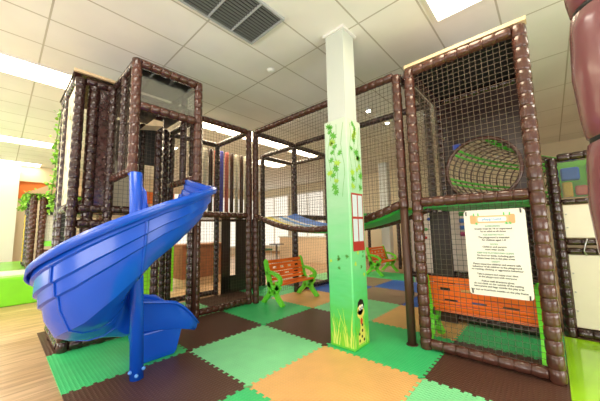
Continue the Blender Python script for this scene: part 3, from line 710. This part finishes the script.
def textobj(lines, name, m, parent, dz_=.0012):
    verts = []; mb = MB()
    for txt, x, z, size in lines:
        cu = bpy.data.curves.new('t', 'FONT'); cu.body = txt; cu.size = size; cu.align_x = 'CENTER'; cu.offset = .0006; cu.resolution_u = 2
        ob = bpy.data.objects.new('t', cu); COL.objects.link(ob); bpy.context.view_layer.update()
        dg = bpy.context.evaluated_depsgraph_get(); me = bpy.data.meshes.new_from_object(ob.evaluated_get(dg))
        mb.add([(x+v_.co.x, SY-dz_, z+v_.co.y) for v_ in me.vertices], [list(q.vertices) for q in me.polygons])
        bpy.data.objects.remove(ob); bpy.data.curves.remove(cu); bpy.data.meshes.remove(me)
    return mb.build(name, m, parent)
tx = [("Guests must be 18 or supervised", 1.205), ("by an adult at all times", 1.182), ("The playground is intended", 1.128), ("for children aged 1-8", 1.105), ("Children and parents", 1.045), ("must wear socks", 1.022),
      ("No food or drink, including gum", .968), ("please keep this in the play areas", .945), ("Please supervise children and ensure safe", .893), ("behaviour of all children at the playground", .870), ("no running, climbing or aggressive behaviour", .847),
      ("Take a picture and enjoy your time", .805), ("at the playground with everyone", .782), ("Follow staff directions given", .745), ("do not climb on the outside of the netting", .722), ("leave prams and bags outside the play area", .699), ("No toys or food from outside on the play frame", .668)]
for t_, z_ in tx: textobj([(t_, cxs, z_, .0205)], 'printed_rule', mat('sign_black_ink', (.02, .02, .02), .5), sg)
textobj([("SUPERVISION", cxs, 1.228, .018), ("AGE RESTRICTION", cxs, 1.152, .018), ("SOCKS", cxs, 1.069, .018), ("KEEP THE PLAYGROUND CLEAN", cxs, .992, .018), ("SAFETY", cxs, .917, .018)], 'printed_headings', mat('sign_green_ink', (.12, .35, .18), .5), sg)
textobj([("playground", cxs, 1.286, .032)], 'printed_title', mat('sign_blue_ink', (.15, .40, .72), .5), sg, .0032)
for q in ((SX0+.02, SZ1-.03), (SX1-.03, SZ1-.02), (SX0+.025, SZ0+.03), (SX1-.025, SZ0+.02)):
    MB().box((q[0]-.005, SY-.006, q[1]-.018), (q[0]+.005, SY+.075, q[1]+.018)).build('cable_tie', BLACK, sg)

# ------------------------------------------------------------------ benches
def smooth_path(P_, n=6):
    out = []; Q = [Vector(p) for p in P_]
    for i in range(len(Q)-1):
        a = Q[max(i-1, 0)]; b = Q[i]; c = Q[i+1]; d = Q[min(i+2, len(Q)-1)]
        for k in range(n):
            t = k/n; out.append(.5*((2*b)+(c-a)*t+(2*a-5*b+4*c-d)*t*t+(3*b-a-3*c+d)*t**3))
    out.append(Q[-1]); return out
def make_bench(label, loc, rot, L=.98):
    """seat runs along local x, sitter faces local -y"""
    t = thing('toy_bench', label, 'bench')
    def bar(mb, pts, wx, r):
        # flat section bar: path in the y-z plane, width along x
        pts = smooth_path(pts); vs = []; n = len(pts)
        for i, q in enumerate(pts):
            a = pts[max(i-1, 0)]; b = pts[min(i+1, n-1)]; tt = (b-a).normalized(); nn = Vector((0, -tt.z, tt.y))
            rr = 1.25*(r[0]+(r[1]-r[0])*i/(n-1) if isinstance(r, tuple) else r)
            for sx, sn in ((-1, -1), (1, -1), (1, 1), (-1, 1)): vs.append(q+Vector((sx*wx, 0, 0))+nn*rr*sn)
        mb.add(vs, [(i*4+k, i*4+(k+1) % 4, i*4+4+(k+1) % 4, i*4+4+k) for i in range(n-1) for k in range(4)]+[(3,2,1,0), tuple((n-1)*4+k for k in range(4))], 0, False)
    for s in (-1, 1):
        x = s*(L/2-.03); mb = MB(); w = .029
        bar(mb, [(x, .13, .70), (x, .11, .62), (x, .075, .50), (x, .04, .38), (x, .03, .30)], w, (.022, .03))          # back upright
        bar(mb, [(x, .04, .36), (x, .0, .24), (x, .05, .14), (x, .13, .07), (x, .17, .015)], w, (.034, .024))                # rear leg
        bar(mb, [(x, .05, .33), (x, -.06, .29), (x, -.15, .28), (x, -.22, .30)], w, (.03, .03))                              # seat support
        bar(mb, [(x, -.20, .31), (x, -.13, .20), (x, -.17, .12), (x, -.23, .06), (x, -.27, .015)], w, (.034, .024))          # front leg
        bar(mb, [(x, -.14, .215), (x, -.06, .17), (x, .02, .20)], w, .018)                                                    # cross curl
        bar(mb, [(x, .08, .50), (x, .02, .52), (x, -.10, .50), (x, -.18, .47), (x, -.235, .42), (x, -.22, .35), (x, -.16, .345), (x, -.14, .38)], w, (.02, .018))   # arm scroll
        bar(mb, [(x, .175, .03), (x, .20, .012)], w*1.2, .014); bar(mb, [(x, -.275, .03), (x, -.30, .012)], w*1.2, .014)
        mb.ball((x, .13, .70), .03, 0, 6, (.85, 1, 1))
        ob = mb.build('end_frame', BGREEN, t); b_ = ob.modifiers.new('b', 'BEVEL'); b_.width = .006; b_.segments = 2
    def plank(name, y0, z0, y1, z1, th, slots=0):
        # plank in the y-z plane from (y0,z0) to (y1,z1), running along x
        mb = MB(); d = Vector((0, y1-y0, z1-z0)); nn = Vector((0, -(z1-z0), y1-y0)).normalized()*th; a = Vector((0, y0, z0)); x0, x1 = -L/2+.055, L/2-.055
        def slab(xa, xb, t0, t1): 
            vs = [];
            for xx in (xa, xb):
                for t_, s_ in ((t0, -1), (t1, -1), (t1, 1), (t0, 1)): vs.append(a+d*t_+nn*s_*.5+Vector((xx, 0, 0)))
            mb.add(vs, [(0,1,2,3),(7,6,5,4),(0,4,5,1),(1,5,6,2),(2,6,7,3),(3,7,4,0)])
        if not slots: slab(x0, x1, 0, 1)
        else:
            slab(x0, x1, 0, .36); slab(x0, x1, .64, 1); wd = (x1-x0)/(slots*2+1)
            for k in range(slots+1): slab(x0+wd*(2*k)-(0 if k == 0 else 0), x0+wd*(2*k+1), .36, .64)
        ob = mb.build(name, ORANGE, t); b_ = ob.modifiers.new('b', 'BEVEL'); b_.width = .005; b_.segments = 2
    plank('back_slat', .045, .425, .068, .505, .022, 3); plank('back_slat', .07, .515, .10, .64, .022, 4); plank('back_slat', .103, .652, .118, .705, .024)
    plank('back_slat', .028, .365, .042, .415, .022)
    plank('seat_slat', .0, .335, -.075, .325, .026); plank('seat_slat', -.083, .324, -.155, .324, .026); plank('seat_slat', -.163, .325, -.235, .333, .03)
    t.rotation_euler = (0, 0, rot); t.location = loc
    return t
make_bench('orange and green toy park bench under the sagging bridge beside the corner posts', (-.68, 1.18, .014), PI/2, .94)
make_bench('small far orange and green toy bench seen between the pillar and the right tower', (-.68, 4.75, .014), PI/2, 1.0)
make_bench('orange and green toy bench seen from behind inside the right tower, below the sign', (2.30, .86, .014), PI, .98)

# ------------------------------------------------------------------ right side partition
rp = thing('padded_partition', 'dark framed padded partition with cream pads right of the right tower', 'partition', (3.6, 1.9, 0))
for x in (2.945, 4.2): post(rp, x, 1.9, .014, 2.0, DARKB, .055)
for z, r in ((2.0, .045), (1.49, .03), (1.04, .035), (.94, .035), (.07, .05)): rail(rp, (3.0, 1.9, z), (4.15, 1.9, z), DARKB, r)
MB().box((3.0, 1.89, 1.09), (4.15, 1.91, 1.45)).build('upper_pad', CREAM, rp); MB().box((3.0, 1.89, .13), (4.15, 1.91, .90)).build('lower_pad', CREAM, rp)
g2 = glass.copy(); g2.name = 'clear_vinyl_sheet'; g2.node_tree.nodes['Mix Shader'].inputs[0].default_value = .06
MB().box((3.0, 1.885, 1.53), (4.15, 1.892, 1.95)).build('clear_window', g2, rp)
for z in (.3, .5, .7, 1.2, 1.35): MB().ball((3.02, 1.885, z), .008, 0, 5).build('stud', METAL, rp)
for z in (.99,): MB().sweep([(3.14, 1.85, .90), (3.12, 1.84, .95), (3.14, 1.84, 1.03), (3.16, 1.85, 1.08)], .008, 6).build('clip', METAL, rp)
YEL = mat('yellow_vinyl', (.85, .60, .02), .35); BLV = mat('blue_vinyl', (.05, .22, .75), .35); SAL = mat('salmon_vinyl', (.85, .25, .14), .35)
for (nm, x, z0, z1, m, lb_, dx) in (('blue_soft_block', 3.02, 1.75, 1.90, BLV, 'left blue soft block behind the partition window', .16), ('blue_soft_block', 3.24, 1.77, 1.93, BLV, 'right blue soft block behind the partition window', .2),
                         ('salmon_soft_block', 3.13, 1.57, 1.68, SAL, 'salmon soft block low behind the partition window', .1), ('yellow_soft_block', 3.26, 1.57, 1.70, YEL, 'yellow soft block right of the salmon one behind the window', .13), ('yellow_soft_roll', 3.02, 1.55, 1.73, YEL, 'yellow soft block at the left of the partition window', .09)):
    ob = MB().box((x, 2.05, z0), (x+dx, 2.15, z1)).build(nm, m); tag(ob, lb_, 'soft block'); b_ = ob.modifiers.new('b', 'BEVEL'); b_.width = .02; b_.segments = 3
tag(MB().box((2.98, 2.04, 0), (4.1, 2.30, 1.548)).build('toy_cabinet', LWOOD), 'wooden cabinet carrying the soft blocks behind the partition window', 'cabinet')
tag(MB().box((2.98, 2.26, 1.549), (4.1, 2.28, 2.0)).build('backing_board', LIME), 'lime green board standing behind the colourful soft blocks', 'board')

# near foam post at the right edge
npx = thing('padded_post', 'large glossy plum-brown padded post close up at the right edge', 'padded post', (2.998, -1.735, 0))
mb = MB(); segs = [(0.018, .15), (.15, .345), (.345, .54), (.54, .745), (.745, .95), (.95, 1.155), (1.155, 1.372), (1.372, 1.60), (1.60, 1.82), (1.82, 2.03), (2.03, 2.24), (2.24, 2.4)]
for a, b in segs:
    P_ = [(0, .80), (.03, .94), (.15, 1.0), (.5, 1.07), (.85, 1.0), (.97, .94), (1, .8)]
    mb.sweep([(2.998, -1.735, a+(b-a)*t) for t, q in P_], [.060*q for t, q in P_], 32, caps=False)
mb.build('foam_sleeve', PURPB, npx)
for a, b in segs[1:]:
    MB().sweep([(2.998, -1.735, a-.006), (2.998, -1.735, a+.006)], .053, 32).build('clip_ring', BLACK, npx)

# ------------------------------------------------------------------ climbing wall behind right tower
cw = thing('climbing_wall', 'beige climbing wall panel with coloured holds seen through the right tower net', 'climbing wall', (1.6, 2.8, 0))
MB().box((.95, 2.78, .25), (2.7, 2.82, 1.75)).build('panel', mat('pinkish_beige_panel', (.86, .72, .66), .5, .06, 12), cw)
for x in (.9, 2.68): MB().foam([(x, 2.72, .014), (x, 2.72, 2.9)], .055).build('padded_post', DARKB, cw)
rail(cw, (.95, 2.7, .40), (2.65, 2.7, .40), DARKB, .05)
HC = [mat('hold_red', (.5, .03, .02), .4), mat('hold_blue', (.05, .1, .5), .4), mat('hold_green', (.1, .45, .08), .4), mat('hold_yellow', (.75, .6, .1), .4)]
for q, (x, z, c) in enumerate(((1.2, 1.05, 0), (1.28, 1.38, 1), (1.38, 1.30, 1), (1.32, 1.45, 2), (1.22, 1.2, 2), (1.15, .7, 3), (1.9, .8, 0), (1.85, 1.1, 3), (1.4, 1.2, 2), (1.36, .62, 0), (2.1, .95, 1), (2.0, .60, 0))):
    MB().ball((x, 2.765, z), .035, 0, 6, (1, .6, .8)).build('hold', HC[c], cw)
for z, c, lab in ((1.33, BLV, 'blue'), (1.22, BLV, 'lower blue'), (1.12, mat('magenta_vinyl', (.5, .03, .2), .4), 'magenta'), (1.44, GREENV, 'green')):
    tag(MB().sweep([(1.80, 2.60, z), (2.6, 2.60, z)], .035, 12).build('foam_roller', c), '%s horizontal foam roller left of the rules sign' % lab, 'roller')

# ------------------------------------------------------------------ things seen through the left nets
COR = mat('coral_vinyl', (.65, .16, .12), .4); PUR = mat('violet_blue_vinyl', (.10, .12, .62), .4)
ORD = ['first', 'second', 'third', 'fourth', 'fifth', 'sixth', 'seventh', 'eighth', 'ninth', 'tenth', 'eleventh', 'twelfth']
for k, (c, lab) in enumerate(((CREAM, 'cream'), (BROWN, 'brown'), (CREAM, 'cream'), (DARKB, 'dark brown'), (COR, 'coral'), (PUR, 'violet-blue'), (COR, 'coral'), (BROWN, 'brown'), (CREAM, 'cream'), (BROWN, 'brown'), (CREAM, 'cream'), (BROWN, 'brown'))):
    y = .07+.128*k
    ob = MB().sweep([(-2.2, y, 1.502), (-2.2, y, 1.52), (-2.2, y, 2.93), (-2.2, y, 2.95)], [.03, .042, .042, .03], 14).build('padded_roller', c)
    tag(ob, '%s upright padded roller behind the upper left net, %s of twelve from the left' % (lab, ORD[k]), 'padded roller', 'row of upright rollers')
rs = thing('roller_shelf', 'dark padded ledge carrying the row of upright rollers behind the upper left net', 'ledge', (-2.2, .8, 1.46))
MB().box((-2.28, 0, 1.44), (-2.11, 1.58, 1.50)).build('ledge', DARKB, rs)
for y in (.04, 1.54): MB().sweep([(-2.2, y, 0), (-2.2, y, 1.44)], .03, 10).build('leg', PIPE, rs)
bx = thing('wooden_box', 'reddish brown wooden box seen through the lower left net', 'box', (-3.4, .7, 0))
MB().box((-3.7, .35, .2), (-3.15, 1.5, .93)).build('box_body', mat('reddish_wood', (.30, .11, .045), .45, .2, 10), bx); MB().box((-3.72, .33, .93), (-3.13, 1.52, .96)).build('box_rim', mat('box_rim_wood', (.40, .18, .08), .45), bx)
MB().box((-3.65, .4, .0), (-3.2, 1.45, .2)).build('plinth', LWOOD, bx)
tag(MB().box((-3.3, -.5, .0), (-3.15, .16, .98)).build('soft_play_block', LIME), 'upright lime green soft block seen below the slide through the frame', 'soft block')
# low partition and chair beyond the bridge
pt = thing('low_partition', 'pale plywood partition with a white top beyond the left bench', 'partition', (-3.0, 6, 0))
MB().box((-5.6, 5.6, 0), (-2.0, 5.7, .95)).build('board', mat('pale_beige_board', (.78, .60, .42), .5, .05, 2), pt); MB().box((-5.65, 5.55, .95), (-1.95, 5.75, 1.0)).build('top_cap', WHITE, pt)
dc = thing('lounge_chair', 'small dark green chair seen through the net behind the left bench', 'chair', (-5.2, 4.3, 0))
dg_ = mat('dark_green_fabric', (.05, .16, .10), .8)
MB().prism([(0, 0), (.5, 0), (.5, .06), (0, .06)], (-5.4, 4.1, .50), Y, Z, (.45, 0, 0)).build('seat', dg_, dc)
MB().prism([(0, 0), (.07, 0), (-.1, .55), (-.17, .53)], (-5.4, 4.15, .50), Y, Z, (.45, 0, 0)).build('backrest', dg_, dc)
for x, y in ((-5.38, 4.14), (-4.98, 4.14), (-5.38, 4.56), (-4.98, 4.56)): MB().sweep([(x, y, 0), (x, y, .5)], .018, 8).build('leg', METAL, dc)
tb = thing('cafe_table', 'small round dark cafe table to the right of the dark green chair', 'table', (-5.3, 5.1, 0))
MB().sweep([(-5.2, 5.05, .68), (-5.2, 5.05, .71)], .3, 24).build('table_top', mat('dark_table_top', (.08, .07, .06), .4), tb); MB().sweep([(-5.2, 5.05, 0), (-5.2, 5.05, .03), (-5.2, 5.05, .05), (-5.2, 5.05, .68)], [.22, .2, .03, .03], 14).build('pedestal', METAL, tb)
# far cream column and notice behind the far bench
tag(MB().box((-1.5, 6.6, 0), (-1.2, 6.85, CH)).build('white_column', mat('white_column_paint2', (.78, .82, .85), .5)), 'pale far column standing behind the far small bench', 'column')
fp = thing('padded_partition', 'dark padded frame with green top standing behind the far small bench', 'partition', (-1.2, 5.9, 0))
for x in (-2.2, -1.6, -.6): post(fp, x, 5.9, 0, 1.75, DARKB)
MB().box((-2.2, 5.88, 1.35), (-.6, 5.92, 1.75)).build('green_panel', GREENV, fp)
tag(MB().box((.15, 5.2, .9), (.45, 5.22, 1.45)).build('wall_notice', WHITE), 'small white notice hanging beyond the slim bridge post', 'notice')
pn = thing('netted_play_bay', 'dark netted play frame carrying the small white notice beyond the bridge', 'play frame', (.3, 5.25, 0))
for x in (-.1, .6): post(pn, x, 5.27, 0, 2.6, DARKB)
rail(pn, (-.05, 5.27, 1.5), (.55, 5.27, 1.5), DARKB); rail(pn, (-.05, 5.27, .1), (.55, 5.27, .1), DARKB); net(pn, (-.05, 5.25, .15), X, Z, .6, 1.3, .07)

# ------------------------------------------------------------------ left background: toddler area
sb = thing('soft_play_platform', 'low lime green padded soft play platform at the left edge', 'soft play platform', (-6.3, -3, 0))
ob = MB().box((-8.6, -6, 0), (-4.25, -1.3, .50)).build('padded_base', LIME, sb); b_ = ob.modifiers.new('b', 'BEVEL'); b_.width = .03; b_.segments = 3
for a, b, m, z in (((-5.3, -3.4), (-4.6, -1.9), WHITE, .03), ((-6.3, -3.2), (-5.4, -2.35), mat('teal_vinyl', (.05, .45, .38), .35), .03), ((-7.6, -4), (-6.5, -2.35), CREAM, .03)):
    MB().box((a[0], a[1], .50), (b[0], b[1], .50+z)).build('top_pad', m, sb)
hu = thing('toddler_playhouse', 'small brown padded playhouse with a leafy roof edge in the left background', 'playhouse', (-6.2, -1.3, .5))
for (x, y) in ((-5.6, -1.92), (-5.6, -1.76), (-5.6, -.7), (-6.6, -1.92), (-7.2, -1.92), (-7.2, -.7)): post(hu, x, y, .50, 2.14, BROWN if x > -6 else DARKB, .065)
rail(hu, (-5.6, -1.70, 2.1), (-5.6, -.75, 2.1), BROWN, .06); rail(hu, (-5.66, -1.92, 2.1), (-7.15, -1.92, 2.1), DARKB, .06)
rail(hu, (-5.6, -1.70, .62), (-5.6, -.75, .62), BROWN, .06); rail(hu, (-5.66, -1.92, .62), (-7.15, -1.92, .62), DARKB, .06); rail(hu, (-5.6, -1.7, .85), (-5.6, -.75, .85), BROWN, .06)
MB().box((-5.66, -1.7, 1.70), (-5.62, -.75, 2.05)).build('dark_valance', BLACK, hu)
MB().box((-5.66, -1.7, .98), (-5.6, -.75, 1.10)).build('green_sill', LIME, hu)
MB().box((-5.72, -1.7, 1.10), (-5.68, -1.38, 1.72)).build('white_panel', WHITE, hu); MB().box((-5.72, -1.38, 1.10), (-5.68, -1.2, 1.72)).build('orange_panel', mat('orange_vinyl', (.85, .33, .04), .4), hu)
net(hu, (-5.62, -1.7, 1.10), Y, Z, .95, .62, .07)
for k in range(3): MB().box((-6.75-.12*k, -1.99, .6), (-6.68-.12*k, -1.94, 1.75)).build('yellow_slat', YEL, hu)
# roof of the hut
rf = MB(); n = 14; prof = [(-2.05+1.45*i/n, 2.16+.30*math.sin(PI*i/n)) for i in range(n+1)]
rf.prism(prof, (-7.3, 0, 0), Y, Z, (1.8, 0, 0)); rf.build('curved_roof', mat('tan_roof_vinyl', (.62, .44, .26), .5), hu)
garland('ivy_garland', [(-5.52, -.9, 2.08), (-5.52, -1.4, 2.12), (-5.53, -1.8, 2.14), (-5.7, -2.02, 2.12), (-6.3, -2.02, 2.04), (-7.2, -2.04, 1.9)], 420, .05, .055, 'green artificial ivy draped along the roof edge of the small playhouse')

# ------------------------------------------------------------------ light & render settings
def fill_uplight(name, loc, aim, sx, sy, e, c=(1, .95, .86)):  # unseen area lamp, added and tilted up to brighten the ceiling
    l = bpy.data.lights.new(name, 'AREA'); l.shape = 'RECTANGLE'; l.size = sx; l.size_y = sy; l.energy = e; l.color = c
    o = bpy.data.objects.new(name, l); COL.objects.link(o); o.location = loc
    o.rotation_euler = (Vector(aim)-Vector(loc)).to_track_quat('-Z', 'Y').to_euler(); return o
fill_uplight('rear_fill_uplight', (3.2, -6.8, .9), (1.5, -2.5, 3.6), 5, 1.6, 135)  # added fill lamp behind the camera, no window modelled there
fill_uplight('left_fill_uplight', (-4.5, -6.8, .9), (-4.5, -2.5, 3.6), 6, 1.6, 130)  # second added ceiling fill, out of view on the left
fill_uplight('right_fill_uplight', (6.4, 0, .9), (3, .5, 3.6), 4, 1.4, 110)  # third added ceiling fill, out of view on the right

wd = bpy.data.worlds.new('world'); S.world = wd; wd.use_nodes = True
bgd = wd.node_tree.nodes['Background']; bgd.inputs[0].default_value = (1.0, .93, .84, 1); bgd.inputs[1].default_value = .75
S.view_settings.view_transform = 'Standard'; S.view_settings.look = 'None'; S.view_settings.gamma = 1; S.view_settings.use_curve_mapping = False
S.view_settings.exposure = 0.5
S.cycles.max_bounces = 8; S.cycles.transparent_max_bounces = 12
